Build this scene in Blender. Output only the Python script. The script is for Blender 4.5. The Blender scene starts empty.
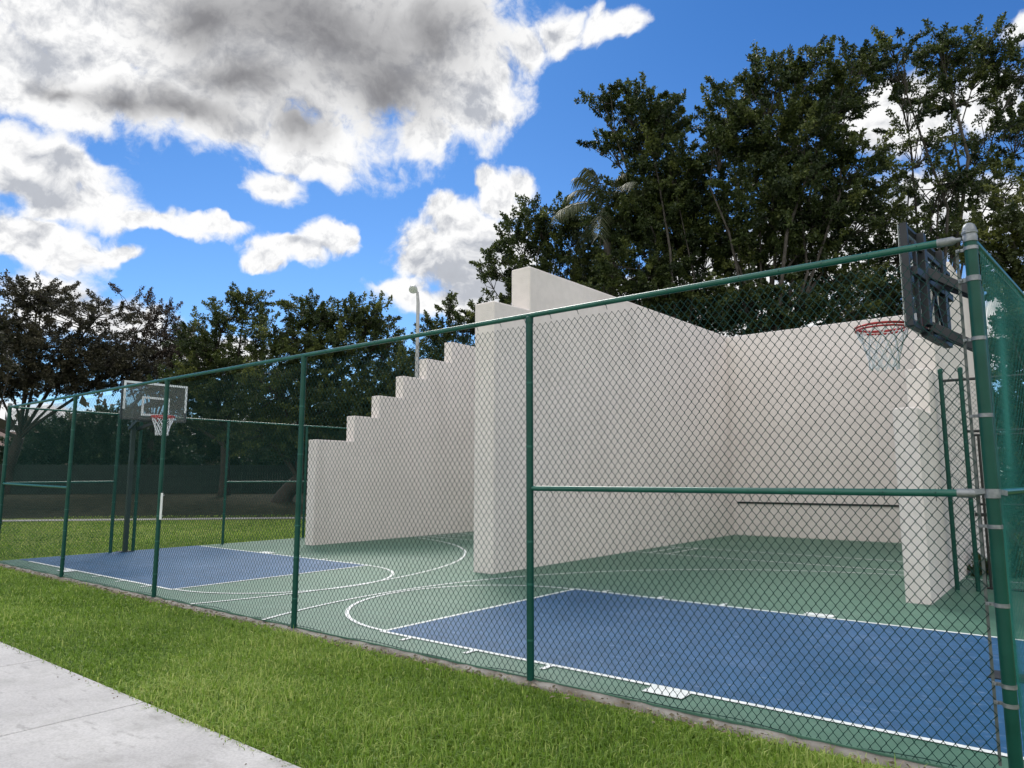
import bpy, bmesh, math, random
import numpy as np
from mathutils import Vector, Matrix

rng = np.random.default_rng(7)
random.seed(7)
S = bpy.context.scene
COL = S.collection
R = math.radians
PI = math.pi

# ------------------------------------------------------------------ camera
YAW, PITCH, FPX = 0.6712, 0.1312, 711.0
CAM = np.array([0.4047, -4.8952, 1.6334])
cd = bpy.data.cameras.new('camera'); cam = bpy.data.objects.new('camera', cd); COL.objects.link(cam)
cam.location = CAM; cam.rotation_euler = (PI/2 + PITCH, 0, YAW)
cd.sensor_width = 36; cd.lens = FPX/1024*36; cd.clip_end = 3000; cd.clip_start = 0.05
S.camera = cam
FW = np.array([-math.sin(YAW)*math.cos(PITCH), math.cos(YAW)*math.cos(PITCH), math.sin(PITCH)])
RT = np.array([math.cos(YAW), math.sin(YAW), 0.0]); UP = np.cross(RT, FW)

def at(px, py, dist):
    """world point seen in direction (px, py) at the given view depth"""
    return CAM + (FW + RT*(px-512)/FPX - UP*(py-384)/FPX)*dist

# ------------------------------------------------------------------ light, sky, exposure
EXPO = 0.9
SUN_AZ, SUN_EL = R(51), R(47)
S.view_settings.view_transform = 'Standard'; S.view_settings.look = 'None'
S.view_settings.exposure = EXPO; S.view_settings.gamma = 1
S.view_settings.use_curve_mapping = False
S.render.engine = 'CYCLES'
S.cycles.use_denoising = True
S.cycles.max_bounces = 8; S.cycles.transparent_max_bounces = 16
sd = bpy.data.lights.new('sun', 'SUN'); sd.energy = 1.5; sd.angle = R(22); sd.color = (1, .95, .87)
sun = bpy.data.objects.new('sun', sd); COL.objects.link(sun)
sdir = Vector((-math.sin(SUN_AZ)*math.cos(SUN_EL), math.cos(SUN_AZ)*math.cos(SUN_EL), math.sin(SUN_EL)))
sun.rotation_euler = (-sdir).to_track_quat('-Z', 'Y').to_euler()

W = bpy.data.worlds.new('World'); S.world = W; W.use_nodes = True
nt = W.node_tree; N = nt.nodes; L = nt.links
for n in list(N): N.remove(n)
def wn(t, **k):
    n = N.new(t)
    for a, b in k.items(): setattr(n, a, b)
    return n
def wmath(op, a, b=None, c=None, clamp=False):
    n = wn('ShaderNodeMath', operation=op, use_clamp=clamp)
    for i, v in enumerate((a, b, c)):
        if v is None: continue
        if isinstance(v, (int, float)): n.inputs[i].default_value = v
        else: L.new(v, n.inputs[i])
    return n.outputs[0]
def wmix(f, a, b):
    n = wn('ShaderNodeMix', data_type='RGBA')
    L.new(f, n.inputs[0]) if not isinstance(f, float) else setattr(n.inputs[0], 'default_value', f)
    for i, v in ((6, a), (7, b)):
        if isinstance(v, tuple): n.inputs[i].default_value = (*v, 1)
        else: L.new(v, n.inputs[i])
    return n.outputs[2]
def wsmooth(v, lo, hi):
    n = wn('ShaderNodeMapRange', interpolation_type='SMOOTHSTEP')
    L.new(v, n.inputs[0]); n.inputs[1].default_value = lo; n.inputs[2].default_value = hi
    return n.outputs[0]
tc = wn('ShaderNodeTexCoord')
rot = wn('ShaderNodeVectorRotate', rotation_type='Z_AXIS'); L.new(tc.outputs['Generated'], rot.inputs['Vector'])
rot.inputs['Angle'].default_value = -YAW
D0 = rot.outputs[0]                                         # x right of the heading, y along it, z up
def noise(vec, scale, detail=6, rough=.55):
    n = wn('ShaderNodeTexNoise'); L.new(vec, n.inputs['Vector'])
    n.inputs['Scale'].default_value = scale; n.inputs['Detail'].default_value = detail; n.inputs['Roughness'].default_value = rough
    return n
def warp(vec, scale, amt, detail=5):
    n = noise(vec, scale, detail)
    s = wn('ShaderNodeVectorMath', operation='SUBTRACT'); L.new(n.outputs['Color'], s.inputs[0]); s.inputs[1].default_value = (.5, .5, .5)
    m = wn('ShaderNodeVectorMath', operation='MULTIPLY_ADD'); L.new(s.outputs[0], m.inputs[0])
    m.inputs[1].default_value = (amt, amt, amt); L.new(vec, m.inputs[2])
    return m.outputs[0]
D1 = warp(D0, 5, .10)
D2 = warp(D1, 18, .035, 4)
def ldir(px, py):
    d = FW + RT*(px-512)/FPX - UP*(py-384)/FPX; d = d/np.linalg.norm(d)
    return np.array([d @ RT, d @ np.array([-math.sin(YAW), math.cos(YAW), 0]), d[2]])
def blobs(vec, lst, k=.25):
    acc = None
    for b in lst:
        px, py, rx, ry = b[:4]; bias = b[4] if len(b) > 4 else 0
        c = ldir(px, py); q = math.sqrt(FPX**2 + (px-512)**2 + (py-384)**2)
        s = np.array([q/rx, q/rx, q/ry])
        m = wn('ShaderNodeVectorMath', operation='MULTIPLY_ADD'); L.new(vec, m.inputs[0])
        m.inputs[1].default_value = s; m.inputs[2].default_value = -c*s
        l = wn('ShaderNodeVectorMath', operation='LENGTH'); L.new(m.outputs[0], l.inputs[0])
        v = l.outputs['Value']
        if bias: v = wmath('ADD', v, float(bias))
        acc = v if acc is None else wmath('SMOOTH_MIN', acc, v, k)
    return wmath('SUBTRACT', 1.0, acc)
CLOUD = [(330, 40, 190, 105), (130, 20, 170, 70), (110, 95, 110, 50), (215, 110, 120, 50), (475, 95, 62, 65), (430, 60, 90, 80), (420, 135, 45, 25),
         (300, 150, 55, 35), (272, 190, 32, 22), (563, 30, 34, 30, .26), (600, 22, 50, 22, .34), (622, 20, 28, 18, .22), (535, 45, 30, 30, .24), (20, 60, 60, 50),
         (40, 165, 75, 38), (70, 200, 60, 28, .1), (30, 245, 60, 30), (150, 228, 80, 12, .25), (205, 228, 45, 10, .2), (90, 255, 40, 14, .2),
         (285, 255, 42, 14), (325, 238, 32, 19), (262, 264, 24, 10),
         (430, 245, 38, 38), (462, 222, 45, 30), (505, 195, 32, 26), (530, 182, 22, 17), (405, 288, 36, 16), (480, 265, 70, 40), (470, 300, 90, 20), (445, 205, 22, 20), (415, 262, 30, 26), (488, 182, 18, 14),
        
         (1012, 35, 22, 18), (900, 120, 50, 30), (985, 100, 35, 40), (960, 200, 90, 40), (860, 250, 140, 50), (690, 290, 110, 30), (560, 310, 80, 30),
         (110, 320, 70, 22), (40, 300, 60, 30, .1), (200, 350, 120, 18, .15), (40, 420, 90, 25, .1), (240, 430, 120, 30, .1), (1000, 330, 120, 60), (800, 340, 260, 55)]
GREY = [(330, 35, 165, 62), (250, 90, 70, 28), (195, 120, 75, 22), (385, 85, 85, 45), (130, 105, 60, 20), (210, 25, 60, 40), (440, 35, 50, 40), (60, 85, 30, 12, .1), (300, 130, 35, 25, .1)]
SHADE = [(448, 268, 52, 26, .12), (485, 245, 38, 24, .2), (470, 288, 70, 18, .1), (35, 190, 50, 22, .1), (60, 160, 40, 16, .1), (270, 192, 20, 10, .1), (480, 110, 35, 30, .2), (300, 250, 40, 9, .2), (40, 50, 40, 30, .2)]
def shifted(vec, k):
    m = wn('ShaderNodeVectorMath', operation='ADD'); L.new(vec, m.inputs[0]); m.inputs[1].default_value = (-.15*k, -.35*k, .9*k)
    return m.outputs[0]
def cent(vec, scale, detail, rough): return wmath('SUBTRACT', noise(vec, scale, detail, rough).outputs[0], .5)
fb1 = cent(D1, 8, 10, .62)
fb2 = cent(D1, 26, 9, .62)
fbm = wmath('ADD', wmath('MULTIPLY', fb1, 1.5), wmath('MULTIPLY', fb2, .8))
dens = wmath('ADD', blobs(D2, CLOUD), fbm)
# unseen sky behind the viewpoint: added clouds, shaped and brightened to light the walls
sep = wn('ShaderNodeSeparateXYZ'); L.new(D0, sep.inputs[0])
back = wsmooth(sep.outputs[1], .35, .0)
dens_b = wmath('MULTIPLY', wmath('SUBTRACT', wmath('ADD', cent(D1, 2.6, 8, .55), .18), wmath('MULTIPLY', wsmooth(sep.outputs[0], .25, .9), .16)), 5.0)  # cover thinned to the right to darken the right-facing wall sides
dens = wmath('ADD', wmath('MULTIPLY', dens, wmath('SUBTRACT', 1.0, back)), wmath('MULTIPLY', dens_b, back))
alpha = wsmooth(dens, -.09, .36)
# relief: puffs are brighter on the side of the sun
rl1 = wmath('SUBTRACT', fb1, cent(shifted(D1, .030), 8, 6, .6))
rl2 = wmath('SUBTRACT', fb2, cent(shifted(D1, .010), 26, 6, .62))
relief = wmath('ADD', wmath('MULTIPLY', rl1, 1.2), wmath('MULTIPLY', rl2, .9))
g0 = wmath('ADD', blobs(D2, GREY, .5), wmath('ADD', wmath('MULTIPLY', fb1, .7), wmath('MULTIPLY', fb2, .2)))
grey = wmath('SUBTRACT', wsmooth(g0, -.40, 1.15), wmath('MULTIPLY', relief, .4), clamp=True)
s0 = wmath('ADD', blobs(D2, SHADE, .4), wmath('MULTIPLY', fb1, 1.0))
shade = wmath('SUBTRACT', wsmooth(s0, -.2, .8), wmath('MULTIPLY', relief, 3.2))
thick = wsmooth(dens, .25, .9)
shade = wmath('ADD', shade, wmath('MULTIPLY', thick, .12), clamp=True)
K = 1/2**EXPO
sky = wn('ShaderNodeTexSky', sky_type='NISHITA'); sky.sun_disc = False
sky.sun_elevation = SUN_EL; sky.sun_rotation = -SUN_AZ; sky.altitude = 0; sky.air_density = 1.0; sky.dust_density = .3; sky.ozone_density = 3.0
STR = .10
tint = wn('ShaderNodeMix', data_type='RGBA', blend_type='MULTIPLY'); tint.inputs[0].default_value = 1
L.new(sky.outputs[0], tint.inputs[6]); 
hz = wsmooth(sep.outputs[2], .62, .0)
L.new(wmix(hz, (.155, .36, .60), (.42, .60, .76)), tint.inputs[7])
def cl(r, g, b): return (r*K/STR, g*K/STR, b*K/STR)
white = wmix(back, cl(1.0, 1.0, 1.0), cl(1.75, 1.73, 1.70))  # unseen rear clouds boosted as added fill light on the walls
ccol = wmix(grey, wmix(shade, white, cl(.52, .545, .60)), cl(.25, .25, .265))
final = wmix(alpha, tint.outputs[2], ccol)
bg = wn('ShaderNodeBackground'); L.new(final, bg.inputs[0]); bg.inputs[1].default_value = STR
wo = wn('ShaderNodeOutputWorld'); L.new(bg.outputs[0], wo.inputs[0])
W.cycles.sampling_method = 'MANUAL'; W.cycles.sample_map_resolution = 512

# ------------------------------------------------------------------ materials
def mat(name, base, rough=.6, metal=0, var=None, vscale=4, bump=0, bscale=30, spec=.5, detail=5, fine=None, coord='Object'):
    m = bpy.data.materials.new(name); m.use_nodes = True
    t = m.node_tree; b = t.nodes['Principled BSDF']
    b.inputs['Base Color'].default_value = (*base, 1); b.inputs['Roughness'].default_value = rough
    b.inputs['Metallic'].default_value = metal; b.inputs['Specular IOR Level'].default_value = spec
    co = t.nodes.new('ShaderNodeTexCoord')
    out = None
    def nz(scale, det=detail):
        n = t.nodes.new('ShaderNodeTexNoise'); t.links.new(co.outputs[coord], n.inputs['Vector'])
        n.inputs['Scale'].default_value = scale; n.inputs['Detail'].default_value = det
        return n.outputs[0]
    if var is not None:
        r = t.nodes.new('ShaderNodeMapRange'); t.links.new(nz(vscale), r.inputs[0]); r.inputs[1].default_value = .35; r.inputs[2].default_value = .65
        x = t.nodes.new('ShaderNodeMix'); x.data_type = 'RGBA'; t.links.new(r.outputs[0], x.inputs[0])
        x.inputs[6].default_value = (*base, 1); x.inputs[7].default_value = (*var, 1); out = x.outputs[2]
        if fine:
            r2 = t.nodes.new('ShaderNodeMapRange'); t.links.new(nz(fine[0], 3), r2.inputs[0]); r2.inputs[1].default_value = .4; r2.inputs[2].default_value = .62
            x2 = t.nodes.new('ShaderNodeMix'); x2.data_type = 'RGBA'; x2.blend_type = 'MULTIPLY'
            t.links.new(r2.outputs[0], x2.inputs[0]); t.links.new(out, x2.inputs[6]); x2.inputs[7].default_value = (fine[1],)*3 + (1,)
            out = x2.outputs[2]
        t.links.new(out, b.inputs['Base Color'])
    if bump:
        bn = t.nodes.new('ShaderNodeBump'); bn.inputs['Strength'].default_value = bump; bn.inputs['Distance'].default_value = .02
        t.links.new(nz(bscale, 8), bn.inputs['Height']); t.links.new(bn.outputs[0], b.inputs['Normal'])
    return m

def stains(m, scale, lo, hi, col, amt, stretch=(1, 1, 1), detail=9):
    """patches of wear with a shape of their own over an existing base colour"""
    t = m.node_tree; b = t.nodes['Principled BSDF']; src = b.inputs['Base Color'].links[0].from_socket
    co = t.nodes.new('ShaderNodeTexCoord'); mp = t.nodes.new('ShaderNodeMapping'); mp.inputs['Scale'].default_value = stretch
    t.links.new(co.outputs['Object'], mp.inputs[0])
    n = t.nodes.new('ShaderNodeTexNoise'); t.links.new(mp.outputs[0], n.inputs['Vector']); n.inputs['Scale'].default_value = scale; n.inputs['Detail'].default_value = detail; n.inputs['Roughness'].default_value = .65
    r = t.nodes.new('ShaderNodeMapRange'); t.links.new(n.outputs[0], r.inputs[0]); r.inputs[1].default_value = lo; r.inputs[2].default_value = hi; r.inputs[4].default_value = amt
    x = t.nodes.new('ShaderNodeMix'); x.data_type = 'RGBA'; t.links.new(r.outputs[0], x.inputs[0]); t.links.new(src, x.inputs[6]); x.inputs[7].default_value = (*col, 1)
    t.links.new(x.outputs[2], b.inputs['Base Color'])

def leafmat(name, a, b_, c, transl=.25, scale=1.2):
    m = bpy.data.materials.new(name); m.use_nodes = True; t = m.node_tree
    b = t.nodes['Principled BSDF']; o = t.nodes['Material Output']
    ga = t.nodes.new('ShaderNodeAttribute'); ga.attribute_name = 'tint'
    r = t.nodes.new('ShaderNodeValToRGB'); t.links.new(ga.outputs['Fac'], r.inputs[0])
    e = r.color_ramp.elements; e[0].position = 0; e[0].color = (*a, 1); e[1].position = 1; e[1].color = (*c, 1)
    k = r.color_ramp.elements.new(.55); k.color = (*b_, 1)
    t.links.new(r.outputs[0], b.inputs['Base Color']); b.inputs['Roughness'].default_value = .5; b.inputs['Specular IOR Level'].default_value = .35
    tr = t.nodes.new('ShaderNodeBsdfTranslucent'); t.links.new(r.outputs[0], tr.inputs[0])
    mx = t.nodes.new('ShaderNodeMixShader'); mx.inputs[0].default_value = transl
    t.links.new(b.outputs[0], mx.inputs[1]); t.links.new(tr.outputs[0], mx.inputs[2]); t.links.new(mx.outputs[0], o.inputs[0])
    return m

M = {}
M['stucco'] = mat('painted_stucco', (.775, .718, .69), .85, var=(.728, .674, .646), vscale=.9, bump=.35, bscale=60, spec=.25, fine=(7, .95))
M['post'] = mat('green_vinyl_post', (.001, .050, .036), .42, var=(.004, .068, .050), vscale=5, bump=.05, bscale=60, spec=.3)
M['rail'] = mat('green_painted_rail', (.004, .082, .062), .30, var=(.009, .105, .08), vscale=6)
M['wire'] = mat('dark_vinyl_wire', (.008, .046, .039), .45, spec=.2)
M['wire_teal'] = mat('teal_vinyl_wire', (.016, .18, .155), .4, spec=.35)
M['bar_grey'] = mat('grey_tension_bar', (.13, .15, .15), .5, var=(.08, .10, .10), vscale=12)
M['galv'] = mat('galvanised_steel', (.27, .29, .31), .5, metal=.6, var=(.17, .19, .21), vscale=30)
M['dark_steel'] = mat('dark_blue_steel', (.008, .012, .019), .5, metal=0, var=(.014, .019, .028), vscale=9)
M['pole_paint'] = mat('dark_green_pole_paint', (.008, .022, .020), .5, var=(.016, .035, .03), vscale=4)
M['black'] = mat('black_paint', (.010, .012, .012), .45)
M['rim'] = mat('red_rim_paint', (.42, .03, .03), .4)
M['net'] = mat('white_net_cord', (.75, .77, .8), .8)
M['white'] = mat('white_line_paint', (.76, .80, .79), .6, var=(.66, .71, .70), vscale=3, fine=(22, .86))
M['lamp'] = mat('lamp_grey', (.40, .41, .42), .5, var=(.33, .34, .35), vscale=8)
M['plate'] = mat('white_plate', (.72, .76, .76), .5, var=(.60, .64, .65), vscale=14)
M['bark'] = mat('grey_bark', (.085, .075, .066), .9, var=(.045, .04, .035), vscale=6, bump=.6, bscale=14)
M['bark_dark'] = mat('dark_bark', (.045, .036, .03), .9, var=(.025, .021, .018), vscale=5, bump=.6, bscale=14)
M['wood'] = mat('weathered_fence_wood', (.016, .030, .026), .85, var=(.008, .017, .015), vscale=2.5, bump=.3, bscale=20)
M['roof'] = mat('brown_roof_tiles', (.16, .105, .085), .8, var=(.11, .075, .06), vscale=4, bump=.4, bscale=12)
M['house'] = mat('house_render', (.36, .31, .26), .85, var=(.31, .27, .22), vscale=2)
M['glass_dark'] = mat('dark_window_glass', (.02, .025, .03), .1)
M['concrete'] = mat('sidewalk_concrete', (.52, .51, .50), .85, var=(.435, .425, .42), vscale=1.3, bump=.22, bscale=140, spec=.3, fine=(60, .86))
M['curb'] = mat('edge_concrete', (.30, .285, .26), .9, var=(.12, .10, .08), vscale=4, bump=.3, bscale=60)
M['path'] = mat('path_asphalt', (.34, .33, .31), .9, var=(.28, .27, .25), vscale=1)
M['litter'] = mat('dead_leaf', (.17, .125, .08), .8, var=(.30, .26, .20), vscale=30)
M['court'] = mat('green_court_coating', (.056, .150, .102), .48, var=(.072, .174, .122), vscale=.55, bump=.10, bscale=220, spec=.42, fine=(5, .86))
M['key'] = mat('blue_court_coating', (.011, .084, .200), .5, var=(.020, .100, .228), vscale=.8, bump=.10, bscale=220, spec=.28, fine=(6, .82))
M['leaf_dark'] = leafmat('dark_ficus_leaf', (.024, .040, .017), (.064, .092, .026), (.18, .205, .055), .34)
M['leaf_olive'] = leafmat('olive_leaf', (.035, .050, .016), (.080, .10, .026), (.16, .175, .04), .3)
M['leaf_oak'] = leafmat('oak_leaf', (.026, .028, .018), (.052, .050, .030), (.095, .085, .05), .22)
M['leaf_brown'] = leafmat('thin_brownish_leaf', (.034, .028, .022), (.064, .050, .037), (.105, .082, .058), .22)
M['leaf_bush'] = leafmat('bush_leaf', (.022, .048, .028), (.045, .085, .044), (.09, .13, .06), .22)
M['frond'] = leafmat('palm_frond', (.05, .065, .035), (.09, .105, .055), (.14, .15, .08), .25)
M['blade'] = leafmat('grass_blade', (.068, .142, .013), (.215, .355, .040), (.50, .57, .17), .42)

stains(M['concrete'], 1.6, .50, .68, (.27, .265, .25), .6); stains(M['concrete'], 7, .57, .70, (.22, .215, .205), .6, (.5, 1.6, 1))
stains(M['court'], .8, .55, .72, (.13, .22, .18), .5); stains(M['court'], 3.5, .60, .72, (.025, .085, .06), .55)
stains(M['key'], 1.1, .55, .72, (.075, .16, .31), .55); stains(M['key'], 7, .57, .70, (.20, .28, .42), .6, (1, 2.4, 1)); stains(M['key'], 3, .60, .74, (.008, .06, .16), .6)
stains(M['stucco'], 1.2, .56, .76, (.54, .50, .47), .45, (1, 1, .25)); stains(M['stucco'], 14, .66, .74, (.48, .45, .43), .4)
def ground_mat():
    m = bpy.data.materials.new('lawn_ground'); m.use_nodes = True; t = m.node_tree; b = t.nodes['Principled BSDF']
    co = t.nodes.new('ShaderNodeTexCoord')
    def nz(s, d=6):
        n = t.nodes.new('ShaderNodeTexNoise'); t.links.new(co.outputs['Object'], n.inputs['Vector']); n.inputs['Scale'].default_value = s; n.inputs['Detail'].default_value = d; return n.outputs[0]
    def mr(v, a, c):
        n = t.nodes.new('ShaderNodeMapRange'); t.links.new(v, n.inputs[0]); n.inputs[1].default_value = a; n.inputs[2].default_value = c; return n.outputs[0]
    def mix(f, a, c):
        n = t.nodes.new('ShaderNodeMix'); n.data_type = 'RGBA'; t.links.new(f, n.inputs[0])
        for i, v in ((6, a), (7, c)):
            if isinstance(v, tuple): n.inputs[i].default_value = (*v, 1)
            else: t.links.new(v, n.inputs[i])
        return n.outputs[2]
    grass = mix(mr(nz(.5), .38, .62), (.18, .25, .04), (.25, .30, .06))
    grass = mix(mr(nz(45, 3), .35, .65), (.09, .13, .025), grass)
    soil = mix(mr(nz(3), .35, .65), (.022, .024, .016), (.052, .050, .032))
    at_ = t.nodes.new('ShaderNodeAttribute'); at_.attribute_name = 'litter'
    ad = t.nodes.new('ShaderNodeMath'); ad.operation = 'MULTIPLY_ADD'; t.links.new(nz(1.3), ad.inputs[0]); ad.inputs[1].default_value = .9; t.links.new(at_.outputs['Fac'], ad.inputs[2])
    t.links.new(mix(mr(ad.outputs[0], .75, 1.05), grass, soil), b.inputs['Base Color'])
    b.inputs['Roughness'].default_value = .95; b.inputs['Specular IOR Level'].default_value = .1
    bn = t.nodes.new('ShaderNodeBump'); bn.inputs['Strength'].default_value = .8; bn.inputs['Distance'].default_value = .06
    t.links.new(nz(30, 8), bn.inputs['Height']); t.links.new(bn.outputs[0], b.inputs['Normal'])
    return m
M['ground'] = ground_mat()

def acrylic():
    m = bpy.data.materials.new('clear_acrylic'); m.use_nodes = True; t = m.node_tree; t.nodes.remove(t.nodes['Principled BSDF'])
    o = t.nodes['Material Output']; tr = t.nodes.new('ShaderNodeBsdfTransparent'); tr.inputs[0].default_value = (.84, .87, .86, 1)
    g = t.nodes.new('ShaderNodeBsdfPrincipled'); g.inputs['Base Color'].default_value = (.20, .21, .20, 1); g.inputs['Roughness'].default_value = .12
    mx = t.nodes.new('ShaderNodeMixShader'); mx.inputs[0].default_value = .30
    t.links.new(tr.outputs[0], mx.inputs[1]); t.links.new(g.outputs[0], mx.inputs[2]); t.links.new(mx.outputs[0], o.inputs[0])
    return m
M['acrylic'] = acrylic()

# ------------------------------------------------------------------ mesh helpers
class MB:
    def __init__(s): s.v = []; s.f = []
    def add(s, v, f):
        o = len(s.v); s.v += [tuple(map(float, q)) for q in v]; s.f += [tuple(i+o for i in q) for q in f]
    def box(s, x0, y0, z0, x1, y1, z1):
        s.add([(x0,y0,z0),(x1,y0,z0),(x1,y1,z0),(x0,y1,z0),(x0,y0,z1),(x1,y0,z1),(x1,y1,z1),(x0,y1,z1)],
              [(0,3,2,1),(4,5,6,7),(0,1,5,4),(1,2,6,5),(2,3,7,6),(3,0,4,7)])
    def bar(s, a, b, w, h, up=(0, 0, 1)):
        a = Vector(a); b = Vector(b); d = (b-a).normalized(); u = Vector(up)
        if abs(d.dot(u)) > .98: u = Vector((0, 1, 0))
        x = d.cross(u).normalized()*w/2; y = x.cross(d).normalized()*h/2
        s.add([a-x-y, a+x-y, a+x+y, a-x+y, b-x-y, b+x-y, b+x+y, b-x+y], [(0,1,2,3),(7,6,5,4),(0,4,5,1),(1,5,6,2),(2,6,7,3),(3,7,4,0)])
    def tube(s, pts, r, n=10, cap=True):
        pts = [Vector(p) for p in pts]
        if not hasattr(r, '__len__'): r = [r]*len(pts)
        rings = []; t0 = (pts[1]-pts[0]).normalized()
        u = t0.orthogonal().normalized()
        for i, p in enumerate(pts):
            t = (pts[min(i+1, len(pts)-1)] - pts[max(i-1, 0)]).normalized()
            u = (u - t*u.dot(t)).normalized(); w = t.cross(u)
            rings.append([p + (u*math.cos(a)+w*math.sin(a))*r[i] for a in (2*PI*k/n for k in range(n))])
        v = [q for g in rings for q in g]; f = []
        for i in range(len(pts)-1):
            for k in range(n): f.append((i*n+k, i*n+(k+1) % n, (i+1)*n+(k+1) % n, (i+1)*n+k))
        if cap: f.append(tuple(range(n))[::-1]); f.append(tuple((len(pts)-1)*n+k for k in range(n)))
        s.add(v, f)
    def lathe(s, c, prof, n=16):
        c = Vector(c); v = []; f = []
        for (r, z) in prof:
            for k in range(n): a = 2*PI*k/n; v.append(c + Vector((r*math.cos(a), r*math.sin(a), z)))
        for i in range(len(prof)-1):
            for k in range(n): f.append((i*n+k, i*n+(k+1) % n, (i+1)*n+(k+1) % n, (i+1)*n+k))
        f.append(tuple(range(n))[::-1]); f.append(tuple((len(prof)-1)*n+k for k in range(n)))
        s.add(v, f)
    def build(s, name, m, parent=None, smooth=False, bevel=0, seg=2):
        me = bpy.data.meshes.new(name); me.from_pydata(s.v, [], s.f); me.update()
        return link(name, me, m, parent, smooth, bevel, seg)
def link(name, me, m, parent=None, smooth=False, bevel=0, seg=2):
    if not me.materials: me.materials.append(m)
    o = bpy.data.objects.new(name, me); COL.objects.link(o)
    if parent is not None: o.parent = parent
    if smooth:
        me.polygons.foreach_set('use_smooth', [True]*len(me.polygons))
        if smooth == 'auto':
            me.set_sharp_from_angle(angle=R(40))
    if bevel:
        b = o.modifiers.new('bevel', 'BEVEL'); b.width = bevel; b.segments = seg; b.limit_method = 'ANGLE'; b.angle_limit = R(40)
    return o
def npmesh(name, V, F, tint=None):
    """V (n,3), F (m,k) -> mesh; tint per face"""
    me = bpy.data.meshes.new(name); V = np.asarray(V, np.float32); F = np.asarray(F, np.int32); m, k = F.shape
    me.vertices.add(len(V)); me.vertices.foreach_set('co', V.ravel())
    me.loops.add(m*k); me.loops.foreach_set('vertex_index', F.ravel())
    me.polygons.add(m); me.polygons.foreach_set('loop_start', np.arange(m, dtype=np.int32)*k)
    if tint is not None:
        a = me.attributes.new('tint', 'FLOAT', 'FACE'); a.data.foreach_set('value', np.asarray(tint, np.float32))
    me.update(calc_edges=True); return me
def thing(name, label, cat, loc=(0, 0, 0), group=None):
    o = bpy.data.objects.new(name, None); COL.objects.link(o); o.location = loc; o.empty_display_size = .3
    return tag(o, label, cat, group)
def tag(o, label, cat, group=None):
    o['label'] = label; o['category'] = cat
    if group: o['group'] = group
    return o
def struct(o): o['kind'] = 'structure'; return o
def stuff(o, label, cat): o['kind'] = 'stuff'; o['label'] = label; o['category'] = cat; return o

# ------------------------------------------------------------------ ground, path, sidewalk
PT = np.array([.69, .724]); PN = np.array([-.724, .69]); PC = np.array([-29.1, 9.2])
def gz(x, y):
    s = (x-PC[0])*PN[0] + (y-PC[1])*PN[1]
    t = np.clip((s-1.5)/12.5, 0, 1); return -.045 + .74*t*t*(3-2*t)
xs = np.unique(np.r_[np.linspace(-700, -90, 16), np.linspace(-90, 30, 121), np.linspace(30, 700, 16)])
ys = np.unique(np.r_[np.linspace(-500, -20, 14), np.linspace(-20, 80, 101), np.linspace(80, 800, 16)])
X, Y = np.meshgrid(xs, ys); Z = gz(X, Y)
V = np.c_[X.ravel(), Y.ravel(), Z.ravel()]; nx = len(xs)
F = [(j*nx+i, j*nx+i+1, (j+1)*nx+i+1, (j+1)*nx+i) for j in range(len(ys)-1) for i in range(nx-1)]
me = npmesh('ground', V, F)
sl = (X-PC[0])*PN[0] + (Y-PC[1])*PN[1]
lit = np.clip((sl-.5)/2.0, 0, 1)
lit = np.maximum(lit, np.clip((Y-14)/3, 0, 1)*np.clip((X+18)/2, 0, 1))
a = me.attributes.new('litter', 'FLOAT', 'POINT'); a.data.foreach_set('value', lit.ravel().astype(np.float32))
struct(link('ground', me, M['ground'], smooth=True))

mb = MB(); v = []; f = []
for i, t in enumerate(np.linspace(-60, 60, 61)):
    for w in (-.6, .6):
        p = PC + PT*t + PN*(w + .6*math.sin(t*.07)); v.append((p[0], p[1], gz(p[0], p[1])+.015))
for i in range(60): f.append((2*i, 2*i+2, 2*i+3, 2*i+1))
mb.add(v, f); struct(mb.build('path', M['path']))

mb = MB()
for k in range(-14, 6):
    x0 = -7.17 + 2*k
    mb.box(x0+.005, -5.2, -.15, x0+1.995, -2.255, -.012)
struct(mb.build('sidewalk', M['concrete'], bevel=.008))

# ------------------------------------------------------------------ court
SP = 3.288; XL = -5*SP
mb = MB(); mb.box(XL-.12, .008, -.25, .75, 15.58, 0); mb.box(XL-.12, 15.58, -.25, .75, 17, -.004)
court = struct(mb.build('court', M['court']))
mb = MB()
n = 150; v = []; f = []
for i in range(n+1):
    x = XL-.2 + (0.8-XL)*i/n
    v += [(x, .0095, -.2), (x, .0075, -.006-.012*random.random()), (x, -.055-.045*random.random(), -.014-.03*random.random()), (x, -.13, -.2)]
for i in range(n):
    for k in range(3): f.append((4*i+k, 4*i+k+1, 4*i+4+k+1, 4*i+4+k))
mb.add(v, f); struct(mb.build('court_edge', M['curb'], smooth=True))
LN0, LN1 = .42, 4.16
FR, FLT = -5.59, -10.22
mb = MB(); mb.add([(FR, LN0, .004), (.68, LN0, .004), (.68, LN1, .004), (FR, LN1, .004)], [(0, 1, 2, 3)]); mb.build('key_area', M['key'], court)
mb = MB(); mb.add([(XL-.1, LN0, .004), (FLT, LN0, .004), (FLT, LN1, .004), (XL-.1, LN1, .004)], [(0, 1, 2, 3)]); mb.build('key_area', M['key'], court)
mb = MB(); zl = [.0065]
def line(a, b, w=.055):
    a = np.array(a, float); b = np.array(b, float); d = (b-a)/np.linalg.norm(b-a); nrm = np.array([-d[1], d[0]])*w/2
    mb.add([(*(a-nrm), zl[0]), (*(b-nrm), zl[0]), (*(b+nrm), zl[0]), (*(a+nrm), zl[0])], [(0, 1, 2, 3)]); zl[0] += .00012
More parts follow.
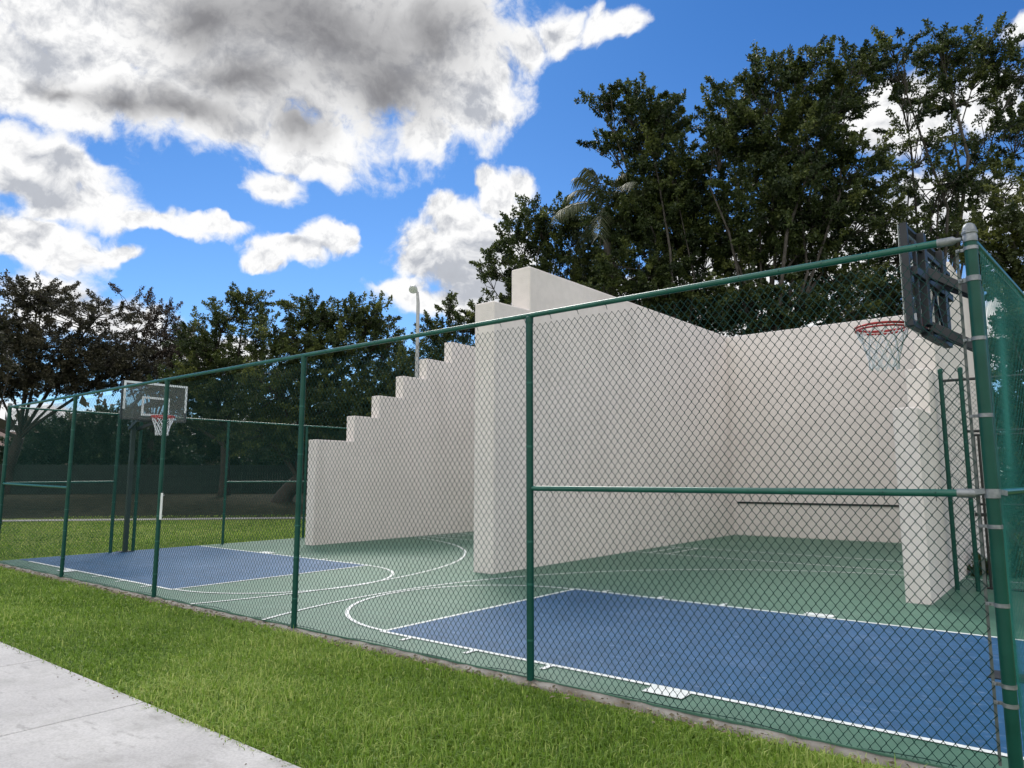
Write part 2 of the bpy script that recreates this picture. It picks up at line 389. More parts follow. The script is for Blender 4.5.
def arc(c, r, a0, a1, w=.05, n=64):
    v = []; f = []
    for i in range(n+1):
        t = R(a0+(a1-a0)*i/n)
        for q in (r-w/2, r+w/2): v.append((c[0]+q*math.cos(t), c[1]+q*math.sin(t), zl[0]))
    for i in range(n): f.append((2*i, 2*i+1, 2*i+3, 2*i+2))
    mb.add(v, f); zl[0] += .00012
for y in (LN0, LN1):
    line((FR, y), (.68, y)); line((XL+.05 if y > 1 else -15.95, y), (FLT, y))
line((FR, LN0-.025), (FR, LN1+.025)); line((FLT, LN0-.025), (FLT, LN1+.025))
arc((FR, 2.29), 1.83, 90, 270); arc((FLT, 2.29), 1.83, -90, 90)
aR = math.degrees(math.asin((2.2+.02)/6.8)); arc((-.72, 2.2), 6.8, 180+aR, 84, n=120)
aL = math.degrees(math.asin((2.2+.02)/7.0)); arc((-15.45, 2.2), 7.0, -aL, 78, n=120)
for x in (-5.12, -4.25, -3.36):
    line((x, LN1+.02), (x, LN1+.19)); line((x, LN0-.02), (x, LN0-.17))
    line((-15.95-x, LN0-.02), (-15.95-x, LN0-.17)); line((-15.95-x, LN1+.02), (-15.95-x, LN1+.17))
for y0, y1 in ((LN1+.02, LN1+.22), (LN0-.22, LN0-.02)):
    xo = -.03 if y0 < 1 else 0; line((-2.35+xo, (y0+y1)/2), (-2.02+xo, (y0+y1)/2), .17); line((-13.97, (y0+y1)/2), (-13.57, (y0+y1)/2), .2)
CX0, CX1, PX0, PX1 = -8.08, -7.62, -1.55, -1.25
SX1, SX0 = -14.40, -14.72
for xa, xb in ((CX1, PX0), (SX1, CX0)):
    line((xa+.01, 9.42), (xb-.01, 9.42)); line((xa+.01, 11.02), (xb-.01, 11.02))
    for x in (xa+.46, xa+.9, xb-.46): line((x, 9.42), (x, 11.02))
mb.build('court_lines', M['white'], court)

# ------------------------------------------------------------------ handball walls
def profile_wall(name, pts, x0, x1, label, bevel=.022):
    """closed (y, z) outline swept from x0 to x1"""
    mb = MB(); n = len(pts)
    mb.add([(x0, y, z) for y, z in pts] + [(x1, y, z) for y, z in pts],
           [tuple(range(n)), tuple(range(2*n-1, n-1, -1))] + [(i, i+n, (i+1) % n+n, (i+1) % n) for i in range(n)])
    o = mb.build(name, M['stucco'], None, bevel=bevel, seg=3)
    bm = bmesh.new(); bm.from_mesh(o.data); bmesh.ops.recalc_face_normals(bm, faces=bm.faces); bm.to_mesh(o.data); bm.free()
    return tag(o, label, 'wall')
steps = [(5.93, 2.58), (7.10, 3.25), (7.93, 3.86), (8.80, 4.50), (9.71, 5.12), (10.77, 5.78), (11.7, 5.86)]
prof = [(15.60, -.1), (5.93, -.1)]
for i, (y, z) in enumerate(steps[:-1]): prof += [(y, z), (steps[i+1][0], z)]
prof[-1] = (11.62, 5.78); prof += [(15.60, 5.80)]
profile_wall('stepped_wall', prof, SX0, SX1, 'long pale stucco wall with a stair-stepped top, left of the tall middle wall')
profile_wall('stepped_wall', [(y-.0, z) for y, z in prof], PX0, PX1, 'pale stucco stepped wall ending in a narrow low pillar beside the inner fence')
profile_wall('middle_wall', [(15.60, -.1), (4.68, -.1), (4.68, 4.80), (5.76, 4.83), (5.76, 5.70), (15.60, 5.86)], CX0, CX1, 'tallest pale stucco wall in the middle with a notch in its front top edge', .03)
bw = thing('back_wall', 'wide pale stucco back wall behind the nearer blue key, facing the fence', 'wall', (-8, 15.6, 0))
mb = MB(); mb.box(SX0+8, .003, -.1, PX1+8, .38, 5.84); mb.build('wall_panel', M['stucco'], bw, bevel=.03)
mb = MB(); mb.box(.50, -.03, .90, 6.42, .0, .95); mb.build('dark_strip', M['black'], bw)

# ------------------------------------------------------------------ chain-link fences
def fabric(L_, z0, z1, r=.0019, w=.06, h=.078, sides=4, sag=.012, wav=1, taper=0):
    """zigzag wires in the local XZ plane, x from 0 to L_"""
    nw = int(round(L_/(w/2))); ns = int((z1-z0)/(h/2))
    k = np.arange(nw)[:, None]; m = np.arange(ns+1)[None, :]
    side = ((k+m) % 2)
    r = r*(1 + taper*np.clip(1-(nw-k)*w/2/6, 0, 1)) + 0.0*m
    x = (k + side)*w/2 + np.where(side == 1, r, -r)*.9
    y = np.where(side == 1, .0028, -.0028) + 0*x
    z = z0 + m*h/2 + 0*x
    xx = (k*w/2)
    y = y + wav*.010*np.sin(xx*1.9+.4)*np.sin((z-z0)/(z1-z0)*PI) + wav*.005*np.sin(xx*5.1)*np.sin((z-z0)*2.2)
    z = z + sag*np.sin(xx*1.3)*np.clip(1-(z-z0)/1.2, 0, 1)
    P = np.stack([x, y, z], -1)                                     # nw, ns+1, 3
    ang = np.arange(sides)*2*PI/sides + .4
    off = np.stack([np.cos(ang), np.sin(ang), 0*ang], -1)[None, None]*(r*1.25)[:, :, None, None]
    V = (P[:, :, None, :] + off).reshape(-1, 3)
    b = (np.arange(nw)[:, None]*(ns+1) + np.arange(ns)[None, :]).reshape(-1, 1)*sides
    q = np.arange(sides)[None, :]; q2 = (q+1) % sides
    F = np.stack([b+q, b+q2, b+sides+q2, b+sides+q], -1).reshape(-1, 4)
    return npmesh('chain_mesh', V, F)

def post_mesh(r, h, cap=True):
    a = MB(); a.lathe((0, 0, 0), [(r, -.2), (r, h)], 20)
    c = MB(); c.lathe((0, 0, h-.02), [(r+.004, 0), (r+.005, .05), (r*.75, .065), (.004, .07)], 16)
    me_a = bpy.data.meshes.new('post'); me_a.from_pydata(a.v, [], a.f); me_c = bpy.data.meshes.new('post_cap'); me_c.from_pydata(c.v, [], c.f)
    for q in (me_a, me_c): q.polygons.foreach_set('use_smooth', [True]*len(q.polygons)); q.set_sharp_from_angle(angle=R(40))
    return me_a, me_c
LINE_P = post_mesh(.031, 3.0); TERM_P = post_mesh(.035, 3.09)
band = MB(); band.lathe((0, 0, 0), [(.0325, -.008), (.0335, 0), (.0325, .008)], 16)
BAND = bpy.data.meshes.new('tie_band'); BAND.from_pydata(band.v, [], band.f)
def put_post(root, x, y, kind=LINE_P, bands=(.3, .75, 1.1, 1.9, 2.45)):
    o = link('post', kind[0], M['post'], root); o.location = (x, y, 0)
    c = link('post_cap', kind[1], M['galv'] if kind is TERM_P else M['post'], o)
    for z in bands:
        b = link('tie_band', BAND, M['rail'], o); b.location = (0, 0, z)
        if kind is TERM_P: b.scale = (1.28, 1.28, 1)
    return o
def rail(root, name, a, b, r=.021, m='rail'):
    mb = MB(); n = max(2, int((Vector(b)-Vector(a)).length/.8)+1)
    A = Vector(a); B = Vector(b)
    mb.tube([A.lerp(B, i/(n-1)) for i in range(n)], r, 12)
    return mb.build(name, M[m], root, smooth='auto')

# front fence, along y = 0
ff = thing('chain_link_fence', 'long green chain-link fence along the grass strip, in front of both courts', 'fence', (0, 0, 0))
for k in range(1, 5): put_post(ff, -SP*k, 0)
rail(ff, 'top_rail', (XL, 0, 3.05), (-.10, 0, 3.05), .0225)
rail(ff, 'middle_rail', (-SP+.03, 0, 1.545), (-.10, 0, 1.545), .0225)
rail(ff, 'middle_rail', (XL+.04, 0, 1.52), (-4*SP-.03, 0, 1.47), .0215)
fo = link('chain_mesh', fabric(-XL-.10, .0, 3.04, r=.0017, taper=.38), M['wire'], ff); fo.location = (XL+.02, .024, -.03)
mb = MB(); pts = [(XL+i*.16, .034+.006*math.sin(i*.9), .03+.016*math.sin(i*.83)*math.sin(i*.21)) for i in range(int(-XL/.16))]
mb.tube([(x, y-.013, z-.026) for x, y, z in pts], .003, 5); mb.build('tension_wire', M['wire'], ff)
mb = MB(); mb.tube([(-.004, .045, -.05), (0, -.001, .026), (.002, -.026, .002), (.006, .0, -.026), (.012, .045, .03)], .0022, 5)
TIE = bpy.data.meshes.new('tie_wire'); TIE.from_pydata(mb.v, [], mb.f)
for i in range(1, 60):
    x = -i*.28
    for z, on in ((3.05, True), (1.545, -SP < x < -.1), (1.49, x < -4*SP)):
        if on: o = link('tie_wire', TIE, M['wire'], ff); o.location = (x, 0, z)
# corner post with its galvanised fittings
cp = link('corner_post', TERM_P[0], M['post'], ff)
mb = MB(); mb.lathe((0, 0, 3.075), [(.039, -.05), (.041, -.02), (.038, -.014), (.038, -.004), (.043, .0), (.043, .014), (.038, .018), (.037, .032), (.030, .052), (.016, .064), (.003, .068)], 24)
mb.build('dome_cap', M['galv'], cp, smooth='auto')
def brace_band(z, h=.022):
    b = MB(); b.lathe((0, 0, z), [(.0345, -h), (.0385, -h), (.0385, h), (.0345, h)], 24)
    b.bar((-.040, .012, z), (-.078, .012, z), .006, 2*h*.8); b.bar((-.040, .02, z), (-.078, .02, z), .006, 2*h*.8)
    b.lathe((-.062, .0, z-.006), [(.008, 0), (.008, .012)], 6)
    b.build('brace_band', M['galv'], cp, smooth='auto')
for z in (2.985, 2.80, 2.44, 1.99, 1.36, .93, .50, .40): brace_band(z, .011 if z not in (2.80,) else .016)
mb = MB(); mb.lathe((0, 0, 1.545), [(.0345, -.026), (.040, -.026), (.041, 0), (.040, .026), (.0345, .026)], 24)
mb.bar((-.03, -.03, 1.56), (-.12, -.004, 1.548), .01, .03); mb.bar((.03, .03, 1.555), (.06, .12, 1.545), .01, .03)
mb.build('rail_clamp', M['galv'], cp, smooth='auto')
for z in (3.05, 1.545):
    mb = MB(); mb.tube([(-.045, 0, z), (-.07, 0, z), (-.085, 0, z), (-.17, 0, z)], [.012, .014, .0265, .0265], 14); mb.build('rail_end_cup', M['galv'], cp, smooth='auto')
mb = MB(); mb.bar((-.075, .036, .06), (-.075, .036, 3.0), .016, .006); mb.build('tension_bar', M['bar_grey'], cp)
mb = MB(); mb.lathe((0, 0, -.02), [(.13, -.1), (.13, .03), (.10, .045), (.042, .05)], 18); mb.build('footing', M['curb'], cp, smooth='auto')
cl_ = put_post(ff, XL, 0, TERM_P)
for o in ff.children:
    if o.name.startswith('post'): mbf = None

# left end fence, along x = XL
ef = thing('chain_link_fence', 'green chain-link fence at the far end, behind the glass backboard', 'fence', (XL, 0, 0))
for y, kd in ((2.12, TERM_P), (2.60, TERM_P), (4.75, LINE_P), (7.1, LINE_P), (9.0, TERM_P)): put_post(ef, 0, y, kd)
rail(ef, 'top_rail', (0, .06, 3.05), (0, 2.12, 3.05)); rail(ef, 'top_rail', (0, 2.60, 3.05), (0, 9.0, 3.08))
rail(ef, 'top_rail', (0, 9.0, 3.08), (XL*-1+SX0, 9.0, 3.08))
rail(ef, 'middle_rail', (0, .06, 1.53), (0, 2.12, 1.55)); rail(ef, 'middle_rail', (0, 4.75, 1.53), (0, 9.0, 1.53))
o = link('chain_mesh', fabric(9.0, .02, 3.04, sides=3), M['wire'], ef); o.rotation_euler = (0, 0, PI/2); o.location = (-.035, 0, 0)
o = link('chain_mesh', fabric(-XL+SX0, .02, 3.04, sides=3), M['wire'], ef); o.location = (0, 9.035, 0)

# right side fence, runs back from the corner post, slightly opening
TH = math.atan(.085)
rf = thing('chain_link_fence', 'green chain-link side fence running back from the near corner post, seen edge-on', 'fence', (0, 0, 0)); rf.rotation_euler = (0, 0, -TH)
for y, kd in ((2.12, TERM_P), (2.85, TERM_P), (5.2, LINE_P), (7.6, TERM_P), (10.6, LINE_P), (13.6, TERM_P)):
    put_post(rf, 0, y, kd)
rail(rf, 'top_rail', (0, .05, 3.05), (0, 13.6, 3.05)); rail(rf, 'middle_rail', (0, .05, 1.55), (0, 2.1, 1.55)); rail(rf, 'middle_rail', (0, 2.9, 1.55), (0, 13.6, 1.55))
o = link('chain_mesh', fabric(13.5, .0, 3.02, r=.0012, w=.074, h=.088, wav=3.6), M['wire_teal'], rf); o.rotation_euler = (0, 0, PI/2); o.location = (.034, .05, 0)

# inner cross fence with its gate, between the pillar and the side fence
YG = 7.62
gf = thing('gate_fence', 'green inner fence with a black-framed gate, between pillar and side fence', 'gate', (0, YG, 0))
for x in (-1.16, -.90): put_post(gf, x, 0, LINE_P, (.4, 1.2, 2.0))
for o in [c for c in gf.children]: o.scale = (1, 1, 1.08)
rail(gf, 'top_rail', (-1.16, 0, 3.10), (.42, 0, 3.10), .021, 'black'); 
rail(gf, 'transom', (-.9, 0, 2.32), (.42, 0, 2.32), .02, 'black')
mb = MB()
for a_, b_ in (((-.80, 0, .06), (-.80, 0, 2.26)), ((-.74, 0, .06), (-.74, 0, 2.26)), ((.40, 0, .06), (.40, 0, 2.26)), ((-.80, 0, 2.26), (.40, 0, 2.26)), ((-.80, 0, 1.25), (.40, 0, 1.25)), ((-.80, 0, .06), (.40, 0, .06))):
    mb.tube([a_, b_], .018, 10)
gt = mb.build('gate_frame', M['black'], gf, smooth='auto')
mb = MB(); mb.bar((-.86, -.03, 1.1), (-.68, -.03, 1.1), .03, .05); mb.tube([(-.7, -.03, 1.0), (-.7, -.07, 1.05), (-.7, -.07, 1.2), (-.7, -.03, 1.24)], .008, 8); mb.build('latch', M['black'], gt)
for z in (.5, 1.8):
    mb = MB(); mb.box(.38, -.03, z, .45, .03, z+.05); mb.build('hinge', M['black'], gt)
o = link('chain_mesh', fabric(1.58, .05, 3.08), M['wire'], gf); o.location = (-1.16, .03, 0)

# ------------------------------------------------------------------ basketball hoops (built facing +x, board at local x=0)
def hoop(root, xb, xp, dirx, zb0, zb1, zr, board, lab, drop):
    yh = .69; yc = 0
    sgn = dirx
    if board == 'clear':
        mb = MB(); mb.box(xb-.008, -yh, zb0, xb+.008, yh, zb1); bd = mb.build('backboard', M['acrylic'], root)
        mb = MB(); f_ = xb+sgn*.012; t = .045
        for (y0, z0, y1, z1) in ((-yh, zb0+.22, -yh+t, zb1), (yh-t, zb0+.22, yh, zb1), (-yh+t+.001, zb1-t, yh-t-.001, zb1)):
            mb.box(min(xb, f_), y0, z0, max(xb, f_), y1, z1)
        mb.build('border', M['plate'], bd)
        mb = MB(); t = .045; a0, a1, c0, c1 = -.30, .30, zb0+.10, zb0+.52
        f2 = xb+sgn*.013
        for (y0, z0, y1, z1) in ((a0, c0, a0+t, c1), (a1-t, c0, a1, c1), (a0+t+.001, c1-t, a1-t-.001, c1), (a0+t+.001, c0, a1-t-.001, c0+t)):
            mb.box(min(xb, f2), y0, z0, max(xb, f2), y1, z1)
        mb.build('target_square', M['plate'], bd)
    else:
        mb = MB(); mb.box(xb-.008, -yh, zb0, xb+.008, yh, zb1); bd = mb.build('backboard', M['acrylic'], root)
        mb = MB(); mb.box(xb+sgn*.009, -yh, zb0, xb+sgn*.013, -yh+.04, zb1); mb.box(xb+sgn*.009, yh-.04, zb0, xb+sgn*.013, yh, zb1)
        mb.box(xb+sgn*.009, -yh+.041, zb1-.04, xb+sgn*.013, yh-.041, zb1); mb.build('border', M['plate'], bd)
    # steel frame behind the board
    mb = MB(); xf = xb - sgn*.035; fw_ = .055
    mb.bar((xf, -yh, zb0), (xf, -yh, zb1), fw_, .045, (0, 1, 0)); mb.bar((xf, yh, zb0), (xf, yh, zb1), fw_, .045, (0, 1, 0))
    mb.bar((xf, -yh, zb0+.02), (xf, yh, zb0+.02), fw_, .05); mb.bar((xf, -yh, zb1-.02), (xf, yh, zb1-.02), .04, .03)
    if board != 'clear':
        for y in (-.34, .34): mb.bar((xf-sgn*.05, y, zb0+.05), (xf-sgn*.05, y, zb1-.02), .06, .09, (0, 1, 0))
        mb.bar((xf-sgn*.05, -.66, zb0+.48), (xf-sgn*.05, .66, zb0+.48), .05, .07)
        mb.bar((xf-sgn*.045, -.3, zb0+.05), (xf-sgn*.045, .3, zb0+.72), .02, .03); mb.bar((xf-sgn*.05, .3, zb0+.05), (xf-sgn*.05, -.3, zb0+.72), .02, .03)
        mb.bar((xf-sgn*.05, -.66, zb0+.72), (xf-sgn*.05, .66, zb0+.72), .03, .04)
        for y in (-.52, .12, .52): mb.bar((xf-sgn*.03, y, zb0+.03), (xf-sgn*.03, y, zb0+.74), .03, .03, (0, 1, 0))
    mb.build('board_frame', M['dark_steel'], root, bevel=.004)
    # arms back to the pole
    for z in (zb0+.06, zb0+.55):
        for y in (-.26, .26):
            mb = MB(); mb.bar((xf-sgn*.05, y, z), (xp, y*.35, z-drop), .05, .08); mb.build('arm', M['dark_steel'], root, bevel=.005)
    mb = MB(); mb.bar((xf-sgn*.03, -.30, zb0-.01), (xf-sgn*.03, .30, zb0-.01), .09, .045); mb.build('mounting_plate', M['dark_steel'], root)
    mb = MB(); mb.box(xp-.045, -.045, -.05, xp+.045, .045, zb0+.62-drop); po = mb.build('pole', M['pole_paint'], root, bevel=.008)
    mb = MB(); mb.box(xp-.14, -.14, -.02, xp+.14, .14, .014); mb.build('base_plate', M['dark_steel'], po)
    # rim, bracket, net
    xc = xb + sgn*.375; mb = MB()
    pts = [(xc+.228*math.cos(t), .228*math.sin(t), zr) for t in np.linspace(0, 2*PI, 41)]
    mb.tube(pts, .0125, 8); mb.tube([(a[0], a[1], a[2]-.028) for a in pts], .010, 6)
    mb.bar((xb+sgn*.01, -.06, zr-.03), (xb+sgn*.01, .06, zr-.03), .02, .12)
    mb.bar((xb+sgn*.01, -.05, zr), (xb+sgn*.17, -.06, zr), .03, .012); mb.bar((xb+sgn*.01, .05, zr), (xb+sgn*.17, .06, zr), .03, .012)
    mb.bar((xb+sgn*.01, 0, zr-.075), (xb+sgn*.16, 0, zr-.02), .10, .008)
    rm = mb.build('rim', M['rim'], root, smooth='auto')
    mb = MB(); nn = 12; rad = [.226, .20, .165, .14, .128, .122]; zz = [-.015, -.095, -.18, -.265, -.34, -.41]
    for k in range(nn):
        for s_ in (1, -1):
            pts = []
            for i in range(6):
                t = 2*PI*(k + s_*i*.5)/nn; wob = 1+.03*math.sin(k*2.1+i*1.7)
                pts.append((xc+rad[i]*wob*math.cos(t), rad[i]*wob*math.sin(t), zr+zz[i]))
            mb.tube(pts, .0062, 5)
    mb.build('net', M['net'], rm, smooth='auto')
hl = thing('basketball_hoop', 'basketball hoop with clear white-edged backboard at the far left end of the court', 'basketball hoop', (XL, 2.42, 0), 'basketball hoops facing each other')
hoop(hl, 1.02, .02, 1, 2.87, 3.70, 2.95, 'clear', '', .2)
hr = thing('basketball_hoop', 'basketball hoop with red rim and dark steel back frame beside the near corner post', 'basketball hoop', (.17, 2.42, 0), 'basketball hoops facing each other')
hoop(hr, -.77, -.355, -1, 2.90, 3.80, 3.06, 'frame', '', .22)
hr.rotation_euler = (0, 0, R(-4.5))

# ------------------------------------------------------------------ lamp post and small sign
lp = at(415, 478, 27); lx, ly = lp[0], lp[1]
lt = thing('floodlight_post', 'tall grey pole with a tilted floodlight, rising behind the stepped wall', 'floodlight', (lx, ly, gz(lx, ly)))
ht = at(415, 283, 27)[2]
mb = MB(); mb.tube([(0, 0, 0), (0, 0, ht*.5), (0, 0, ht-.5), (-.03, -.02, ht-.05)], [.10, .085, .065, .05], 12); mb.build('pole', M['lamp'], lt, smooth='auto')
mb = MB(); mb.lathe((0, 0, 0), [(.05, -.16), (.10, -.12), (.14, .0), (.17, .12), (.17, .15)], 16)
hd = mb.build('lamp_head', M['lamp'], lt, smooth='auto'); hd.location = (-.16, -.12, ht+.12); hd.rotation_euler = (R(150), R(-35), R(0))
mb = MB(); mb.lathe((0, 0, .152), [(.16, 0), (.15, .012), (.02, .02)], 16); mb.build('lens', M['plate'], hd)
mb = MB(); mb.tube([(-.03, -.02, ht-.1), (-.05, -.04, ht+.04), (-.14, -.1, ht+.1)], .03, 8); mb.build('bracket', M['lamp'], lt)
sp_ = thing('sign_plate', 'small narrow white plate hanging beside a fence post in front of the left blue key', 'sign', (-3*SP+.075, -.012, 1.05))
mb = MB(); mb.box(-.03, -.004, 0, .03, .004, .37); mb.build('plate', M['plate'], sp_, bevel=.003)
mb = MB()
for z in (.04, .33): mb.tube([(0, .004, z), (-.02, .045, z+.01), (-.05, .05, z)], .003, 6)
mb.build('tie', M['galv'], sp_)

# ------------------------------------------------------------------ trees
def leaves_mesh(name, P, Dn, ln, wd, tint):
    n = len(P)
    Dn = Dn/np.linalg.norm(Dn, axis=1, keepdims=True)
    q = rng.normal(size=(n, 3)); sv = np.cross(Dn, q); sv /= np.linalg.norm(sv, axis=1, keepdims=True)
    nv = np.cross(Dn, sv)
    ln = ln[:, None]; wd = wd[:, None]
    v = np.stack([P, P + Dn*ln*.5 + sv*wd*.5 + nv*wd*.12, P + Dn*ln - nv*ln*.08, P + Dn*ln*.5 - sv*wd*.5 + nv*wd*.12], 1).reshape(-1, 3)
    f = np.arange(4*n).reshape(-1, 4)
    return npmesh(name, v, f, tint)
def rand_dir(n):
    v = rng.normal(size=(n, 3)); return v/np.linalg.norm(v, axis=1, keepdims=True)
def crown(lobes, leaf, clump_r, per, dens_):
    """lobes: (centre, (r_right, r_depth, r_up), sparsity) -> leaf arrays; clumps of leaves along short twigs"""
    Ps, Ds, Ts, Tw = [], [], [], []
    cen = np.mean([l[0] for l in lobes], 0)
    for c, r, sp in lobes:
        vol = 4/3*PI*r[0]*r[1]*r[2]
        n = max(6, int(dens_*sp*vol**.8/(clump_r**2.4)*1.35))
        u = rand_dir(n)*(rng.random((n, 1))**.42)
        off = u[:, :1]*RT*r[0] + u[:, 1:2]*np.array([-math.sin(YAW), math.cos(YAW), 0])*r[1]; off[:, 2] += u[:, 2]*r[2]
        cc = c + off
        ax = off/np.array(max(r)) + np.array([0, 0, .22]) + rng.normal(size=(n, 3))*.35; ax /= np.linalg.norm(ax, axis=1, keepdims=True)
        ct = rng.normal(.40, .22, n) + .14*u[:, 2]  # tint rises towards lobe tops: sun side lightened in the leaf colour
        sz = clump_r*rng.uniform(.6, 1.25, n)
        m = int(per*2.6)
        t = rng.random((n, m, 1))
        rad = (1.05-t*.75)*.5
        loc = ax[:, None]*(t-.35)*1.9*sz[:, None, None] + rand_dir(n*m).reshape(n, m, 3)*rad*sz[:, None, None]*rng.random((n, m, 1))**.4
        Ps.append((cc[:, None] + loc).reshape(-1, 3))
        d = ax[:, None]*.6 + rand_dir(n*m).reshape(n, m, 3)
        Ds.append(d.reshape(-1, 3)); Ts.append((ct[:, None] + rng.normal(0, .14, (n, m))).ravel())
        Tw.append((c, cc, ax, sz))
    return np.concatenate(Ps), np.concatenate(Ds), np.clip(np.concatenate(Ts), 0, 1), Tw
def tree(name, label, cat, base_px, dist, lobes, lm, bark, leaf=.15, clump=.55, per=46, dens=1.0, tr=.25, fork=.35, group=None, twigs=True, base=None, lean=0):
    b = at(base_px, 478, dist) if base is None else np.array(base, float)
    b = np.array([b[0], b[1], gz(b[0], b[1])])
    root = thing(name, label, cat, tuple(b), group)
    LB = []
    for l in lobes:
        px, py, rx, ry = l[:4]; sp = l[4] if len(l) > 4 else 1; dz = l[5] if len(l) > 5 else rng.uniform(-.6, .6)
        dd = dist + dz; s = dd/FPX
        LB.append((at(px, py, dd), (rx*s, (rx*.6+ry*.5)*s*1.0, ry*s), sp))
    P, Dn, T, Tw = crown(LB, leaf, clump, per, dens)
    n = len(P)
    me = leaves_mesh('crown', P-b, Dn, leaf*.86*rng.uniform(.7, 1.35, n), leaf*.52*rng.uniform(.7, 1.3, n), T)
    link('crown', me, lm, root)
    # trunk and limbs
    mb = MB(); top = np.mean([l[0] for l in LB], 0); zmin = min(l[0][2]-l[1][2] for l in LB)
    fk = np.array([b[0]*.6+top[0]*.4, b[1]*.6+top[1]*.4, b[2] + max(.8, (top[2]-b[2])*fork)])
    mid = (b+fk)/2 + rng.normal(0, .12, 3)*[1, 1, 0]
    mb.tube([b-b-[0, 0, .3], (b*.8+mid*.2)-b, mid-b, fk-b], [tr*1.5, tr*1.1, tr*.9, tr*.72], 10)
    for c, cc, ax, sz in Tw:
        ll = np.linalg.norm(c-fk); m1 = fk*.5 + c*.5 + rng.normal(0, .05*ll+.08, 3) + np.array([0, 0, .07*ll])
        e = c + (c-fk)/max(.1, np.linalg.norm(c-fk))*.3
        r0 = tr*.34*rng.uniform(.6, 1.1)
        q1 = fk*.8+m1*.2+rng.normal(0, .06, 3)
        mb.tube([fk-b, q1-b, m1-b, (m1+e)/2-b+rng.normal(0, .15, 3), e-b], [r0, r0*.9, r0*.65, r0*.42, r0*.2], 6, cap=False)
        if twigs:
            k = min(len(cc), 22)
            for i in rng.choice(len(cc), k, replace=False):
                s0 = m1*.25+c*.75 if rng.random() < .6 else c
                p1 = (s0+cc[i])/2 + rng.normal(0, .12, 3)
                mb.tube([s0-b, p1-b, cc[i]-b, cc[i]+ax[i]*sz[i]*.6-b], [r0*.3, r0*.22, r0*.13, r0*.05], 4, cap=False)
    mb.build('trunk', bark, root, smooth=True)
    return root

GR = 'dark broadleaf trees behind the walls'
tree('broadleaf_tree', 'dark broadleaf tree just behind the notched top of the middle wall', 'tree', 565, 35,
     [(545,218,32,22),(520,240,30,20),(575,228,24,26),(502,264,24,14),(560,265,36,22),(482,273,14,9,.8),(538,288,32,20),(600,258,26,28),(590,300,36,22),(510,300,30,12,.6)],
     M['leaf_dark'], M['bark'], leaf=.17, clump=.50, per=44, group=GR, tr=.22)
tree('broadleaf_tree', 'dark broadleaf tree with feathery side branches reaching left over the middle wall', 'tree', 700, 31,
     [(640,104,40,14),(603,103,26,8,.9),(655,120,36,20),(640,135,30,12),(606,143,24,8,.9),(640,150,28,12),(668,165,38,28),(648,195,42,28),(692,190,34,32),(618,222,30,24),(665,232,56,30),(708,252,46,32),(640,270,46,28),(690,298,46,26),(640,300,60,24),(715,318,30,22)],
     M['leaf_dark'], M['bark'], leaf=.15, clump=.46, per=54, dens=1.08, group=GR, tr=.25)
tree('broadleaf_tree', 'big dense dark broadleaf tree above the right-hand back wall', 'tree', 745, 29,
     [(732,110,32,26),(765,80,30,22),(802,70,24,26),(762,138,50,36),(716,150,20,22),(830,105,36,26),(800,150,52,42),(852,68,26,22),(840,92,28,22),(772,200,56,36),(822,220,56,36),(852,165,40,30,.7),(762,255,46,32),(830,278,46,32),(868,215,40,32,.7),(722,215,24,20,.5),(790,305,46,16,.8),(740,300,40,24),(760,325,46,20,.8),(840,318,40,18,.7),(800,335,40,16,.8)],
     M['leaf_dark'], M['bark'], leaf=.15, clump=.48, per=54, dens=1.08, group=GR, tr=.3)
tree('broadleaf_tree', 'tall open-crowned broadleaf tree with white sky between its branches, behind the right hoop', 'tree', 930, 31,
     [(893,58,30,22),(938,52,28,20),(985,48,30,20),(1010,76,30,24),(955,86,50,24,.55),(905,98,30,18,.6),(920,140,42,26,.34),(985,140,42,30,.40),(940,185,50,26,.65),(1000,190,40,28,.6),(895,250,44,34,.8),(955,235,44,26,.7),(1030,125,30,34,.6),(880,290,40,26,.7),(920,310,50,30,.7),(860,330,40,16,.7)],
     M['leaf_dark'], M['bark'], leaf=.145, clump=.46, per=48, dens=.95, group=GR, tr=.3)
tree('broadleaf_tree', 'olive green bushy tree right of the near corner post', 'tree', 1075, 19,
     [(1000,240,36,26),(1024,205,26,28,.8),(985,275,26,24,.9),(1040,275,50,50),(1090,250,50,50),(1015,300,30,26),(1080,340,60,60),(1040,350,40,40,.8)],
     M['leaf_olive'], M['bark'], leaf=.12, clump=.36, per=46, tr=.16)
tree('broadleaf_tree', 'low bushy broadleaf tree seen through the green side fence, at the right edge', 'tree', 1110, 24,
     [(1010,350,40,30),(1060,330,50,40),(1000,410,44,36),(1060,410,50,40),(1015,460,44,30),(1070,470,50,40),(1120,400,60,60),(1000,500,40,22),(1060,520,50,26)],
     M['leaf_dark'], M['bark'], leaf=.14, clump=.42, per=40, tr=.16, fork=.2)
GL = 'trees beyond the far end of the court'
tree('oak_tree', 'wide spreading oak with low curved branches, farthest left', 'tree', 10, 42,
     [(40,300,48,20,.55),(95,318,48,22,.42),(28,338,46,26,.65),(72,352,60,24,.85),(10,382,40,18,.9),(120,366,44,22,.9),(60,378,56,16,1),(-40,340,60,40),(-60,390,60,30),(40,300,20,14)],
     M['leaf_oak'], M['bark_dark'], leaf=.15, clump=.5, per=44, dens=1.0, group=GL, tr=.36, fork=.38)
tree('thin_oak_tree', 'thin twiggy brownish tree behind the clear backboard', 'tree', 150, 46,
     [(130,308,42,22,.14),(162,322,40,24,.24),(176,348,44,26,.95),(150,372,56,22,.9),(112,352,38,20,.6),(155,310,12,12,.8),(190,385,30,16,.8)],
     M['leaf_brown'], M['bark_dark'], leaf=.14, clump=.5, per=38, group=GL, tr=.25)
